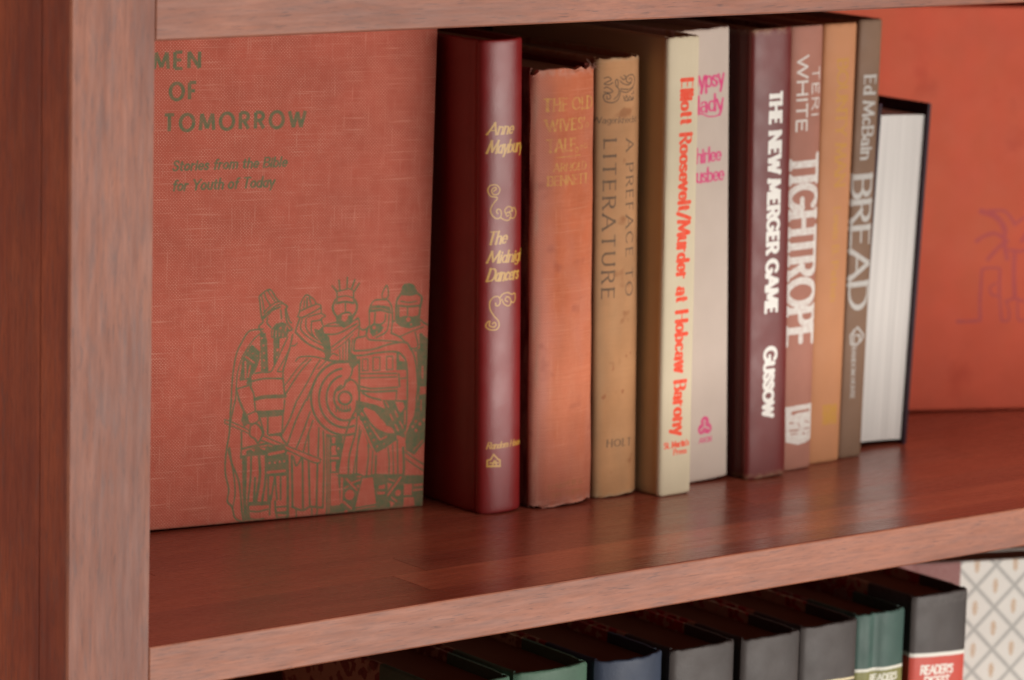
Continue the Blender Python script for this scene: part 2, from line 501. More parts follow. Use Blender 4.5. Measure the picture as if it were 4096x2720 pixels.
def spine_map(M, y=0.0015):
    """photo pixel -> (x, z) on the spine of a book posed with M"""
    Mi = M.inverted(); p0 = np.array(M @ Vector((0, y, 0))); nn = np.array(M.to_3x3() @ Vector((0, 1, 0)))
    def f(px, py):
        q = Mi @ Vector(on_plane((px, py), p0, nn)); return np.array([q.x, q.z])
    return f


def face_map(M, w):
    Mi = M.inverted(); p0 = np.array(M @ Vector((w, 0, 0))); nn = np.array(M.to_3x3() @ Vector((1, 0, 0)))
    def f(px, py):
        q = Mi @ Vector(on_plane((px, py), p0, nn)); return np.array([q.y, q.z])
    return f


def crop(fm, ox, oy, s):
    return lambda x, y: fm(ox + x / s, oy + y / s)


def down(ink, fm, s, x0, y0, x1, y1, xt, **kw):
    """lettering that runs down a spine: baseline pixels and the pixel column of the letter tops"""
    p0, p1 = fm(x0, y0), fm(x1, y1); cap = abs(fm(xt, y0)[0] - p0[0])
    text(ink, s, p0, p1, cap, **kw)


def across(ink, fm, s, x0, y0, x1, y1, yt, **kw):
    p0, p1 = fm(x0, y0), fm(x1, y1); cap = abs(fm(x0, yt)[1] - p0[1])
    text(ink, s, p0, p1, cap, **kw)


def swirl(ink, fm, pts, wd):
    ink.line(smooth_pts([fm(*p) for p in pts], 6), wd)


# ================================================================== THE BOOKCASE
TH = .021; OPEN = .2667; LOW = -TH - OPEN
W_ = {}
W_['stile'] = wood('cherry_wood_upright', 'z', base=(.34, .108, .053), dark=(.21, .066, .037), light=(.44, .150, .075), coat=.04, rough=.45, grey=.6, off=2, spec=.36)
W_['side'] = wood('cherry_wood_side_panel', 'z', base=(.31, .064, .028), dark=(.18, .036, .019), light=(.45, .105, .038), rough=.62, coat=0, spec=.2, grey=.5, off=9)
W_['front'] = wood('cherry_wood_shelf_edge', 'x', base=(.40, .135, .069), dark=(.26, .086, .047), light=(.50, .178, .092), coat=.06, rough=.45, grey=.45, off=5, spec=.40)
W_['top'] = wood('cherry_wood_shelf_top', 'x', base=(.235, .049, .026), dark=(.175, .033, .018), light=(.29, .068, .034), rough=.26, coat=.3, dust=True, off=13)
W_['back'] = wood('cherry_wood_back_panel', 'z', base=(.20, .10, .05), dark=(.14, .06, .03), rough=.7, coat=0, off=30)
case = empty('bookcase', Matrix.Identity(4))
tag(case, 'reddish brown cherry wood bookcase with open shelves, seen at its left upright', 'bookcase')


def rounded_prism(name, x0, x1, y0, y1, z0, z1, mat, parent, r=.0012):
    return box(name, x0, x1, y0, y1, z0, z1, mat, parent, bevel=r, front=lambda c: abs(c.y - y0) < 1e-6)


st = box('upright', -.0425, -.0006, 0, .0237, -.75, .75, W_['stile'], case, bevel=.0016, front=lambda c: c.x < -.04)
st.data.materials.append(W_['side'])
for p in st.data.polygons:
    if p.normal.x < -.9: p.material_index = 1  # same wood, redder outer face: missing front sheen put into the colour
sp = box('side_panel', -.0420, -.0190, .0238, .31, -.75, .75, W_['side'], case)
box('side_panel', -.0190, -.0005, .0242, .31, -.75, .75, W_['side'], case)
box('back_panel', -.0188, .93, .3005, .309, -.75, .75, W_['back'], case)
rounded_prism('upright', .90, .9425, 0, .0237, -.75, .75, W_['stile'], case, .0014)
box('side_panel', .9005, .942, .0239, .31, -.75, .75, W_['side'], case)

# the middle shelf is glued up from staves; two end joints show
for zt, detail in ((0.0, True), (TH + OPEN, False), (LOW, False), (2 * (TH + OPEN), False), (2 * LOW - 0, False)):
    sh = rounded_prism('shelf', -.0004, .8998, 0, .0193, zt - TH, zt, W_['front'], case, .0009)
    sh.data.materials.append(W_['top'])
    for p in sh.data.polygons:
        if abs(p.normal.z) > .9: p.material_index = 1
    if zt > .1: sh.color = (.88, .86, .86, 1)  # upper shelf fronts tinted darker: weaker glare put into the colour
    if not detail:
        box('stave', .0002, .8998, .0193, .3002, zt - TH, zt, W_['top'], sh)
        continue
    rows = [(.0193, .0500, (.1665,), ((.86, .86, .9), (1.35, 1.45, 1.4))),
            (.0500, .0787, (.1872,), ((1.06, 1.05, 1), (.88, .9, .95))),
            (.0787, .1080, (.42,), ((.95, .95, .95), (1.1, 1.05, 1))),
            (.1080, .1390, (.07, .61), ((1.05, 1, 1), (.92, .95, 1), (1.05, 1.05, 1))),
            (.1390, .1700, (.36,), ((.95, 1, 1), (1.08, 1.05, 1))),
            (.1700, .2010, (.2, .7), ((1, 1, 1), (.9, .9, .95), (1.05, 1, 1))),
            (.2010, .2330, (.5,), ((.95, .95, .95), (1.08, 1.02, 1))),
            (.2330, .2660, (.3,), ((1, 1, 1), (.92, .95, 1))),
            (.2660, .3002, (.6,), ((1, 1, 1), (.95, .95, 1)))]
    for ya, yb, cuts, tones in rows:
        xs = [.0002] + list(cuts) + [.8998]
        for (xa, xb), tn in zip(zip(xs[:-1], xs[1:]), tones):
            g = .00016
            o = box('stave', xa + (g if xa > .001 else 0), xb - (g if xb < .89 else 0), ya, yb, zt - TH, zt, W_['top'], sh)
            o.color = (*tn, 1)

# ================================================================== MIDDLE SHELF BOOKS
PAG = page_mat('old_page_edges', (.42, .30, .19))
PAGB = page_mat('browned_page_edges', (.26, .115, .065))
BLACKBAND = book_mat('dark_headband', (.02, .015, .02))
GOLDBAND = book_mat('cream_headband', (.6, .42, .2))
PPM = 5200

# ---- large red cloth book standing cover outwards
W0, D0, H0 = .021, .200, .256
yaw = math.atan2(.163434 - .183457, .266082 - .114055)
ux, uy = math.cos(yaw), math.sin(yaw)
# its front cover faces the room: local +x is the cover normal, local +y runs to the fore-edge
ex = Vector((ux, uy, 0)); nrm = Vector((uy, -ux, 0))          # nrm points to the room
corner = Vector((.266082, .163434, 0)) - ex * D0 - nrm * W0
M = Matrix(((nrm.x, ex.x, 0, corner.x), (nrm.y, ex.y, 0, corner.y), (0, 0, 1, 0), (0, 0, 0, 1)))
fulcrum = M @ Vector((0, D0, 0))
tilt = Matrix.Translation(fulcrum) @ Matrix.Rotation(.008, 4, nrm) @ Matrix.Translation(-fulcrum)
if (tilt @ (M @ Vector((0, 0, 0)))).z < 0: tilt = tilt.inverted()
M = tilt @ M
fm = face_map(M, W0)
ink = Ink(D0, H0, 5200)
S = dict(wv=.235, wh=.20, square=True)
across(ink, fm, 'MEN', 616, 277, 800, 272, 211, track=.36, **S)
across(ink, fm, 'OF', 680, 400.5, 786, 396, 334, track=.36, **S)
across(ink, fm, 'TOMORROW', 658, 526, 1220, 508, 460, track=.40, **S)
S = dict(wv=.23, wh=.18, slant=.2, track=.15, space=.40)
across(ink, fm, 'Stories from the Bible', 690, 683, 1146, 665, 645, **S)
across(ink, fm, 'for Youth of Today', 690, 763, 1094, 746, 723, **S)
ART = {
'A': (880, 1100, 3.1365, """
s26 540 760 500 680 490 640 540 590 525 540 515 480 500 330 495 270 560 210 610 185 650 200 720 310 840 390 830 430 870 570 895 600
s22 525 545 600 465 690 395 770 362
s20 545 480 620 400 700 345 770 335
l22 560 480 540 350 520 260
l22 630 380 580 300 555 225
l20 690 330 640 260 600 200
s30 530 560 600 500 660 440 760 400
s24 600 540 590 600 640 660
l26 762 440 772 550
s28 820 430 830 540 850 610 905 680 870 700
f 640 690 700 610 780 590 830 610 870 690 840 780 740 800 640 790
h16 660 760 665 690
h14 700 780 705 700
d18 760 665
h14 740 770 745 730
h14 790 770 790 735
h16 820 700 835 640
s26 540 680 420 690 350 720 270 850 210 980 170 1180 150 1380 140 1568
s22 540 712 430 800 320 960 270 1060 220 1230 205 1400 195 1568
f 400 870 500 960 500 1060 450 1200 370 1310 250 1330 240 1290 250 1180 290 1040 330 960
p 420 870 480 820 500 945
h22 325 1025 430 1100
h26 262 1130 240 1280
h28 318 1090 322 1290
h24 380 1140 352 1280
p 500 1050 505 1200 440 1215 480 1120
d10 350 950
d11 412 985
d9 465 1015
f 500 730 575 730 605 1220 515 1225
d15 522 795
d16 545 885
d15 552 980
d16 553 1072
d14 553 1165
f 670 790 750 790 745 960 690 1130 670 1130
d22 722 940
d17 715 1035
l18 582 800 600 1200
s24 440 1235 520 1222 630 1215 680 1140 760 970 850 780
s20 905 780 870 920 830 1010 760 1140 722 1208 795 1212
s22 895 890 935 885 970 855
s28 910 750 880 900 820 1100 790 1220 800 1400 812 1500
s28 395 1335 560 1300 790 1300
s28 385 1270 380 1390 420 1480 432 1568
s56 440 1560 560 1530 815 1520
s24 210 1430 300 1402 380 1380
l30 205 1440 240 1568
f 340 1320 400 1300 400 1400 330 1370
s22 975 525 1000 450 1015 350 1060 270 1095 250 1130 270 1180 310 1210 360 1260 380 1270 440 1275 480 1322 515 1270 550 1280 600 1300 650
l24 1050 410 1062 320
l26 1092 400 1092 290
l26 1145 380 1122 285
s24 980 525 1040 530 1150 475 1265 410
s26 1000 455 1100 410 1200 370
s20 1100 530 1190 500 1270 480
s26 1150 580 1210 575 1275 560
s22 1150 580 1145 700 1190 790
f 1180 670 1240 690 1290 640 1310 740 1340 860 1290 880 1200 760
s30 1000 545 950 700 970 740 1100 860 1300 955 1345 1000
s24 1032 545 1010 650 1040 720 1150 810 1300 890
s22 1080 550 1080 660 1130 740 1230 820
f 1300 740 1370 770 1400 960 1370 1070 1330 1040 1300 950
s24 950 1080 1000 1030 1150 1022 1300 1050 1420 1075 1620 1080
s26 825 1490 900 1370 1000 1220 1140 1060
s20 800 1400 870 1310 1000 1140 1100 1050
s24 970 1568 1100 1340 1200 1150 1255 1070
s36 1090 1568 1180 1360 1240 1240 1350 1140 1450 1100 1600 1090
s20 1230 1180 1290 1120 1330 1080
"""),
'B': (880, 1600, 3.1365, """
s28 142 0 125 250 115 430 85 600 65 800 72 950 110 1120 92 1270 150 1340 190 1480 290 1535
s26 192 0 140 230 118 420
s32 118 600 150 800 230 1000 260 1200 275 1400 300 1530
s24 100 620 165 900 190 1150 165 1330
s36 240 0 300 140 335 200 340 260
f 290 130 340 180 365 290 300 340 265 260
s18 60 245 140 275 270 330 370 385
s18 60 290 250 370 370 425
l18 60 245 60 290
s20 530 445 700 520 900 600 1265 745
s22 500 500 700 575 900 655 1150 775 1250 790
l18 1265 745 1250 790
s24 335 190 460 145 485 255 375 300 340 210
s28 380 330 450 292 530 385 515 480 475 540 440 490 375 440 380 330
l28 432 0 445 130
s28 470 140 500 230 545 400 540 450
l26 812 0 800 130
f 470 135 620 130 810 118 800 195 620 215 480 225
l30 600 220 598 430
l26 790 190 780 400
f 600 430 790 400 780 460 700 450 610 460
s30 268 400 270 560 262 730
s34 270 615 440 575 600 545
s30 270 710 400 690 560 680
f 440 590 600 580 600 690 330 700 330 640
p 380 620 440 615 430 650
p 500 600 570 595 560 635
f 275 720 340 715 330 1290 370 1520 300 1520 280 1100
s32 390 710 385 950 350 1280
s44 490 690 500 950 450 1280
s38 575 680 572 980 530 1260
s36 440 980 425 1270
s34 605 960 605 1290
s32 690 950 640 1250
s30 690 960 715 1250
s30 760 950 760 1250
s44 845 700 850 1000 850 1480
f 585 690 860 690 860 950 575 960
h38 600 908 810 888
d17 622 790
d17 690 785
d17 750 775
d17 805 770
f 590 560 800 560 850 640 820 700 600 710
h38 615 682 800 645
h14 610 575 650 580
s36 900 700 905 1000 910 1340
s34 1035 740 1040 1370
s32 1112 770 1128 1340
s32 1222 800 1210 1350
s32 1295 390 1305 760 1290 1345
s28 920 710 958 825 1020 730
s30 965 0 880 230 795 400 770 460 845 570
s28 1075 0 950 260 850 545
s28 1130 150 1050 380 960 600
s26 1165 260 1090 480 1048 640
l26 1112 450 1112 665
l28 1240 350 1230 710
s30 900 1340 1035 1385 1130 1340 1290 1352
l26 955 1385 960 1480
l26 1150 1365 1155 1470
l26 1222 1365 1212 1460
f 340 1280 620 1270 610 1320 360 1330
s26 350 1290 360 1400 375 1520
s28 370 1395 480 1400 600 1370
s28 375 1490 460 1505 545 1490
l30 632 1200 622 1440
s32 690 1270 700 1400 722 1500
l26 700 1345 835 1335
f 710 1400 850 1390 850 1440 715 1430
l20 715 1470 850 1465
f 1330 420 1380 430 1385 1450 1330 1450
h8 1355 470 1360 1430
"""),
'C': (1300, 1100, 3.1358, """
l28 150 205 92 138
l28 188 200 176 68
l26 276 180 281 32
l28 332 180 374 62
l28 366 208 430 105
s20 140 215 188 195 235 190 276 172 330 180 366 208
l24 150 205 152 340
l24 358 205 360 330
s20 158 280 260 262 345 285
s34 145 355 250 336 355 352
s36 130 310 98 400 112 470 150 530 155 605
s36 372 310 402 380 388 460 350 520 330 590
l24 256 360 256 460
s28 160 520 230 480 300 470 345 515
f 155 515 215 500 205 560 245 590 290 540 288 500 345 515 325 620 235 668 155 612
s20 0 638 60 612 150 592
l20 0 642 200 640
s26 335 590 395 555 415 540 432 600 428 665
s26 0 745 140 740 260 690 400 610
s22 90 900 200 820 330 720 425 640
s18 100 950 220 870 350 745
s28 430 655 470 690 530 680 500 765 385 800 358 945
l20 430 660 420 760
f 0 780 55 780 75 960 45 1080 0 1060
l34 305 820 300 1090
l18 350 800 325 960
l18 262 830 262 1070
l18 225 900 225 1080
l18 182 930 190 1080
s22 55 1030 100 985 160 1010
s26 0 1062 100 1085 300 1090
f 300 950 365 1000 430 1080 400 1130 340 1180 300 1130
s24 560 640 555 450 575 380 620 320 700 310 780 312 830 380 845 480 845 590 830 730
s22 742 312 715 250 775 130 795 260 748 312
f 572 385 700 375 815 400 835 490 700 455 562 470
h8 590 430 700 415 800 450
d14 650 355
d14 705 370
d14 760 350
l28 628 480 620 600
s26 760 500 748 580 690 620 610 612
s24 805 500 792 640 760 720 640 785
f 560 640 600 612 700 622 740 660 700 720 600 775 560 720
d26 615 660
d12 650 720
s24 520 700 525 770 560 812 700 822 860 832 1000 850
l34 520 690 545 650
s28 372 952 520 945 650 920 800 870 1000 842 1060 900 1120 1020 1150 1200 1162 1400 1145 1568
s28 370 1012 500 1005 650 975 880 962 970 1010 1020 1100 1032 1300 1032 1568
s26 830 728 940 780 1015 855
s22 940 772 1100 702 1235 650
l18 470 1055 540 1055
l18 470 1200 540 1195
l18 470 1055 470 1205
l18 538 1050 538 1200
l20 600 1035 690 1030
l20 600 1200 690 1195
l20 602 1035 602 1200
l20 688 1030 688 1195
l20 770 1022 850 1018
l20 770 1190 850 1185
l20 772 1022 772 1190
l20 850 1018 850 1188
f 895 960 930 970 930 1080 1020 1085 1025 1190 895 1195
l22 440 1240 900 1235
l20 440 1292 895 1278
l34 430 1060 430 1568
s26 440 1398 600 1425 910 1408
s34 440 1450 600 1465 900 1450
l26 925 1240 935 1400
l24 940 1300 1030 1290
s26 270 1345 330 1312 400 1370 420 1450
s32 160 1445 235 1400 262 1320
s26 345 1180 325 1260 280 1325
l22 900 1450 890 1568
s30 470 1480 560 1530 700 1568
s34 890 560 900 330 960 230 990 135 1050 118 1110 140 1150 220 1212 280 1195 400 1175 560
f 990 130 1110 130 1160 240 1080 262 960 255
s22 950 330 1050 345 1150 330
s30 920 385 1050 395 1190 385
l34 920 390 920 540
l24 1035 405 1035 500
f 900 540 1000 510 1100 522 1180 500 1205 630 1060 672 950 650 890 600
d34 1045 560
d16 1080 620
s26 1200 560 1240 600 1295 625
l26 895 560 850 590
s24 1130 715 1165 900 1065 925
l22 1190 740 1195 880
f 1200 720 1290 800 1290 1568 1170 1568 1165 1300 1150 960 1110 960 1110 945 1190 920
h26 1222 1150 1222 1290
p 1190 1400 1290 1400 1290 1490 1190 1500
"""),
'D': (1300, 1600, 3.1358, """
f 385 0 470 20 640 60 770 120 880 130 900 310 780 320 620 140 500 90 460 150 405 220 380 120
s30 385 120 300 300 225 560 155 940
s30 400 220 385 400 305 700 292 940
s22 435 330 405 600 352 940
s24 455 380 412 560 402 700 392 930
f 420 170 520 220 600 330 740 420 900 430 900 500 640 690 560 600 450 300
d13 500 275
d13 530 345
d15 570 422
d16 612 502
d16 655 580
d13 740 550
h26 450 270 590 600 640 680
h20 640 680 740 620
h24 560 300 690 500 770 460
s32 460 120 600 330 760 420 880 430
f 690 170 780 130 880 250 860 350 760 320 770 240 690 240
s24 540 560 545 700 520 940
l22 600 640 582 930
l32 640 700 632 940
s24 790 600 805 760 802 940
l22 850 560 860 940
l26 905 500 915 930
s38 980 600 990 800 985 940
s32 150 940 300 945 400 930 500 962 640 940 800 945 985 940
f 720 0 1040 0 1030 300 1000 480 880 430 800 260 760 130
h22 820 180 850 250
h22 880 140 910 210
h22 880 310 920 385
h22 940 275 980 350
h28 1005 410 1045 520
h22 940 460 970 540
h24 1005 140 1000 300
p 880 20 980 30 1000 90 950 160 920 130
h16 760 20 800 90
s32 1152 0 1125 200 1055 350
f 1165 0 1285 0 1280 230 1130 230
h16 1205 0 1205 130
f 1100 230 1285 220 1280 480 1120 690 1010 630 1010 420 1060 340
d20 1140 270
d24 1190 300
d20 1100 335
d24 1142 380
d20 1240 250
h14 1110 630 1230 500
s24 1010 655 1130 740 1260 820
s24 1010 735 1130 820 1260 900
f 160 945 1250 940 1250 1330 700 1390 60 1440 60 1320 190 1300
p 470 985 600 972 640 1300 380 1345
d72 308 1190
h28 270 990 400 1130
h22 440 1000 340 1040
h20 410 960 450 960
d20 415 1080
h20 250 1105 290 1080
p 990 1055 1090 1050 1085 1190 990 1195
p 990 1222 1112 1218 1125 1330 980 1350
h30 950 970 790 1190
d44 915 1165
p 780 1040 845 1050 790 1130
p 672 1072 752 1062 752 1110 675 1115
p 652 1152 752 1148 755 1182 655 1185
h30 1125 1068 1240 1055
h24 1112 1132 1240 1120
h22 835 1222 900 1270
p 808 1262 875 1292 830 1350
h18 800 990 870 1020
h34 212 985 205 1280
h26 232 1275 330 1362
h14 390 1370 630 1330
d26 265 1400
h18 540 1395 610 1385
f 70 440 225 450 175 945 70 945
p 88 462 130 468 125 540 88 545
p 80 575 140 572 132 620 150 690 80 692
d18 165 610
h30 82 730 168 730
p 80 775 138 770 132 850 138 890 80 895
h24 82 930 160 928
p 75 975 125 970 120 1030 130 1090 75 1095
d14 145 1015
h30 75 1125 180 1120
p 70 1180 120 1172 112 1230 110 1285 70 1285
d20 140 1210
h24 75 1318 180 1305
f 20 430 72 430 72 1450 20 1455
h9 32 470 36 1440
h9 52 470 55 1440
"""),
'O': (0, 0, 1.0, "")}
for key, (ox, oy, sc, body) in ART.items():
    cm = crop(fm, ox, oy, sc)
    k1 = np.linalg.norm(cm(1, 0) - cm(0, 0)) * .5 + np.linalg.norm(cm(0, 1) - cm(0, 0)) * .5
    for ln in body.strip().splitlines():
        t = ln.split(); c = t[0][0]; wd = float(t[0][1:] or 0) * k1 * (.86 if c in 'sl' else .86); v = [float(q) for q in t[1:]]
        pts = [cm(a, b) for a, b in zip(v[0::2], v[1::2])]
        if c == 's': ink.line(smooth_pts(pts, 5), wd)
        elif c == 'l': ink.line(pts, wd)
        elif c == 'h': ink.line(pts, wd, -1)
        elif c == 'f': ink.poly(pts)
        elif c == 'p': ink.poly(pts, -1)
        elif c == 'd': ink.line([pts[0], pts[0] + 1e-6], wd * 2, -1)
# round shield
for rx, ry, a0, a1 in ((136, 148, 75, 262), (104, 118, 70, 262), (74, 90, 60, 258), (44, 52, 60, 250), (26, 26, 0, 360)):
    ink.line([fm(1380 + rx * math.cos(math.radians(-a)), 1592 - ry * math.sin(math.radians(-a))) for a in np.linspace(a0, a1, 40)], .00125)
for q in range(6): ink.line([fm(1345 + q * 11, 1625), fm(1345 + q * 11, 1648)], .0007)
bible_ink = ink.image('scripture_cover_ink')
red_cloth = book_mat('faded_red_cloth', (.51, .119, .078), [(bible_ink, (.130, .178, .095), .22)], var=.08, rough=.8,
                     weave=(1, .0017), weavecol=(.78, .38, .28), wamt=.85, bumpk=.3, spec=.15, size=(W0, D0, H0),
                     varcol=((.55, .150, .095), .4), edge=.0016, edgecol=(.45, .22, .15))
bk = empty('picture_cover_book', M)
hardcover(bk, W0, D0, H0, red_cloth, PAG, facing='face', bulge=.002, seed=3)
tag(bk, 'large faded red cloth book, cover outwards, green lettering and line drawing of robed men', 'book')


def standing(name, label, x, y, w, d, h, dx, covermat_fn, pages=PAG, z=0.0, pivot=None, **kw):
    """one book standing spine outwards; dx = how far the top leans towards +x"""
    lean = math.atan2(dx, h); pv = (w if dx > 0 else 0) if pivot is None else pivot
    M = pose(x, y, z, lean=lean, pivot=pv)
    fm = spine_map(M, kw.pop('mapy', .0012))
    mat = covermat_fn(fm, w, h)
    r = empty(name, M)
    hardcover(r, w, d, h, mat, pages, **kw)
    tag(r, label, 'book', 'books in the row on the middle shelf')
    return r, fm


# ---- glossy oxblood book
def mk(fm, w, h):
    i = Ink(w, h, PPM); S = dict(wv=.18, wh=.08, slant=.28, serif=.08, track=.10)
    across(i, fm, 'Anne', 1952, 540, 2046, 533, 494, **S)
    across(i, fm, 'Maybury', 1951, 614.6, 2094, 604, 566, **S)
    across(i, fm, 'The', 1951, 979.5, 2019, 971, 931, **S)
    across(i, fm, 'Midnight', 1951, 1053, 2116, 1040, 1008, **S)
    across(i, fm, 'Dancers', 1950, 1127, 2072, 1114, 1078, **S)
    across(i, fm, 'Random House', 1949, 1797, 2092, 1776, 1773, wv=.19, wh=.1, slant=.28, track=.08)
    o = crop(fm, 1650, 80, 1.5675)
    swirl(i, o, [(505, 1075), (520, 1060), (510, 1050), (495, 1070), (505, 1095), (530, 1090), (540, 1060), (520, 1035), (490, 1040), (477, 1070), (490, 1105), (515, 1110), (525, 1120), (500, 1160), (490, 1200), (505, 1235), (530, 1245), (548, 1225), (545, 1195), (530, 1185), (520, 1200), (528, 1215)], .0006)
    swirl(i, o, [(545, 1240), (575, 1255), (600, 1250), (608, 1220), (595, 1205), (578, 1212), (582, 1228), (595, 1225)], .0006)
    swirl(i, o, [(575, 1215), (570, 1190), (590, 1170), (610, 1175), (615, 1195), (600, 1200)], .0006)
    swirl(i, o, [(600, 1240), (630, 1240), (645, 1210), (635, 1180), (618, 1180), (622, 1200)], .0006)
    o = crop(fm, 1650, 1080, 1.508)
    swirl(i, o, [(480, 325), (490, 315), (498, 330), (485, 345), (465, 335), (468, 310), (455, 320), (450, 345), (470, 362), (500, 358), (515, 335), (510, 305), (490, 280), (470, 240), (468, 195), (485, 165), (510, 160), (522, 185), (515, 210), (500, 215), (495, 200)], .0006)
    swirl(i, o, [(520, 165), (535, 145), (565, 135), (590, 145), (612, 140), (616, 170), (605, 195), (590, 190)], .0006)
    swirl(i, o, [(530, 175), (545, 205), (570, 215), (585, 200), (580, 170), (560, 160), (550, 180), (565, 190)], .0006)
    for a, b, c in (((455, 1185), (520, 1180), .0010), ((455, 1150), (455, 1188), .0008), ((520, 1145), (520, 1183), .0008), ((455, 1150), (470, 1145), .0008), ((470, 1145), (485, 1112), .0008), ((485, 1112), (505, 1135), .0008), ((505, 1138), (520, 1145), .0008), ((480, 1180), (488, 1150), .0008), ((500, 1180), (495, 1150), .0008), ((468, 1165), (510, 1160), .0007)):
        i.seg(o(*a), o(*b), c)
    return book_mat('oxblood_leatherette', (.225, .011, .012), [(i.image('oxblood_gold'), (.62, .36, .06), .15)], var=.06, rough=.35, spec=.75, grain=1500, bumpk=.4, size=(w, 0, h))
standing('red_leatherette_book', 'glossy dark red book with yellow script lettering and scroll ornaments, leftmost of the spines', .2797, .1292, .0270, .158, .2442, -.0070, mk, bulge=.0042, expo=2.6, band=BLACKBAND, seed=1)


# ---- worn salmon cloth book
def mk(fm, w, h):
    i = Ink(w, h, PPM); S = dict(wv=.20, wh=.10, serif=.11, track=.20)
    across(i, fm, 'THE OLD', 2180, 447, 2374, 431, 399, **S)
    across(i, fm, "WIVES'", 2186, 527, 2338, 512, 483, **S)
    across(i, fm, 'TALE', 2188, 610, 2294, 600, 562, **S)
    i.seg(fm(2221, 630.5), fm(2317, 619), .0005)
    for a in ((2300, 598), (2322, 590), (2344, 584), (2350, 500)):
        c = fm(*a); i.line([c + np.array([.001 * math.cos(t), .0012 * math.sin(t)]) for t in np.linspace(0, 6.28, 12)], .0005)
    across(i, fm, 'ARNOLD', 2211, 686, 2345, 676, 656, **S)
    across(i, fm, 'BENNETT', 2191, 744, 2352, 730, 708, **S)
    j = Ink(w, h, PPM)
    across(j, fm, 'HARPER &', 2192, 1959, 2326, 1930, 1940, wv=.2, wh=.1, serif=.1)
    across(j, fm, 'BROTHERS', 2205, 1990, 2322, 1968, 1972, wv=.2, wh=.1, serif=.1)
    def ex(k, c, sx):
        ns = k.noise(50, (1, 1, .3), 4, off=40.)
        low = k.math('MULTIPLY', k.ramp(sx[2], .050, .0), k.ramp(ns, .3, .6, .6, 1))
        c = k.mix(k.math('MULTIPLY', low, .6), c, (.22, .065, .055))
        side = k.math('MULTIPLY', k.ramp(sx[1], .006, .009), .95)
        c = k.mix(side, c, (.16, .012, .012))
        rub = k.math('MULTIPLY', k.ramp(k.math('ABSOLUTE', k.math('SUBTRACT', sx[0], .0022)), .0022, 0), k.ramp(k.noise(260, (1, 1, .2), 4, off=44.), .42, .6))
        return k.mix(k.math('MULTIPLY', rub, .7), c, (.50, .26, .19))
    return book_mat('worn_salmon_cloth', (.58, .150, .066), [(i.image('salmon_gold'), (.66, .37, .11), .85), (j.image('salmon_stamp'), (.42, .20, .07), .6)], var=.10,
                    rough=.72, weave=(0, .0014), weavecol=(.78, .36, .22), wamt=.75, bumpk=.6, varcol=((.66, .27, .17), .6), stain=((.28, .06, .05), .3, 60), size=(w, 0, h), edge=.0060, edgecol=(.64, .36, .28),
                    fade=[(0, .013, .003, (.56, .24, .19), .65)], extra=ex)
rt, fmt = standing('worn_cloth_book', 'worn salmon red cloth book with frayed spine ends and faded gold title', .3107, .1252, .0402, .150, .2288, -.0070, mk, bulge=.0050, expo=2.8, ragged=.0036, groove=.002, seed=5)
# frayed threads at its head
rnd = random.Random(4); V = []; F = []
for t in range(46):
    side = rnd.random()
    x = .0402 * (rnd.uniform(.84, 1.0) if side < .6 else rnd.uniform(0.02, .84)); y = .002 + .003 * (abs(2 * x / .0402 - 1) ** 2.8)
    p = Vector((x, y, .2265 + rnd.uniform(-.001, .001))); ln = rnd.uniform(.002, .0065) if side < .6 else rnd.uniform(.001, .0026)
    d = Vector((rnd.uniform(-.2, 1.1), rnd.uniform(-.5, .1), rnd.uniform(-.1, .9))).normalized(); q = []
    for s_ in range(5):
        q.append(p.copy()); p = p + d * ln / 4; d = (d + Vector((rnd.uniform(-.5, .5), rnd.uniform(-.4, .4), rnd.uniform(-.6, .3)))).normalized()
    r = .00013
    for a in q:
        b = len(V); V += [a + Vector((r, 0, 0)), a + Vector((-r * .5, r * .87, 0)), a + Vector((-r * .5, -r * .87, 0))]
        if a is not q[0]:
            for e in range(3): F.append((b - 3 + e, b - 3 + (e + 1) % 3, b + (e + 1) % 3, b + e))
thr = mesh_obj('loose_thread', V, F, book_mat('frayed_thread', (.60, .36, .28)), rt); thr['kind'] = 'stuff'


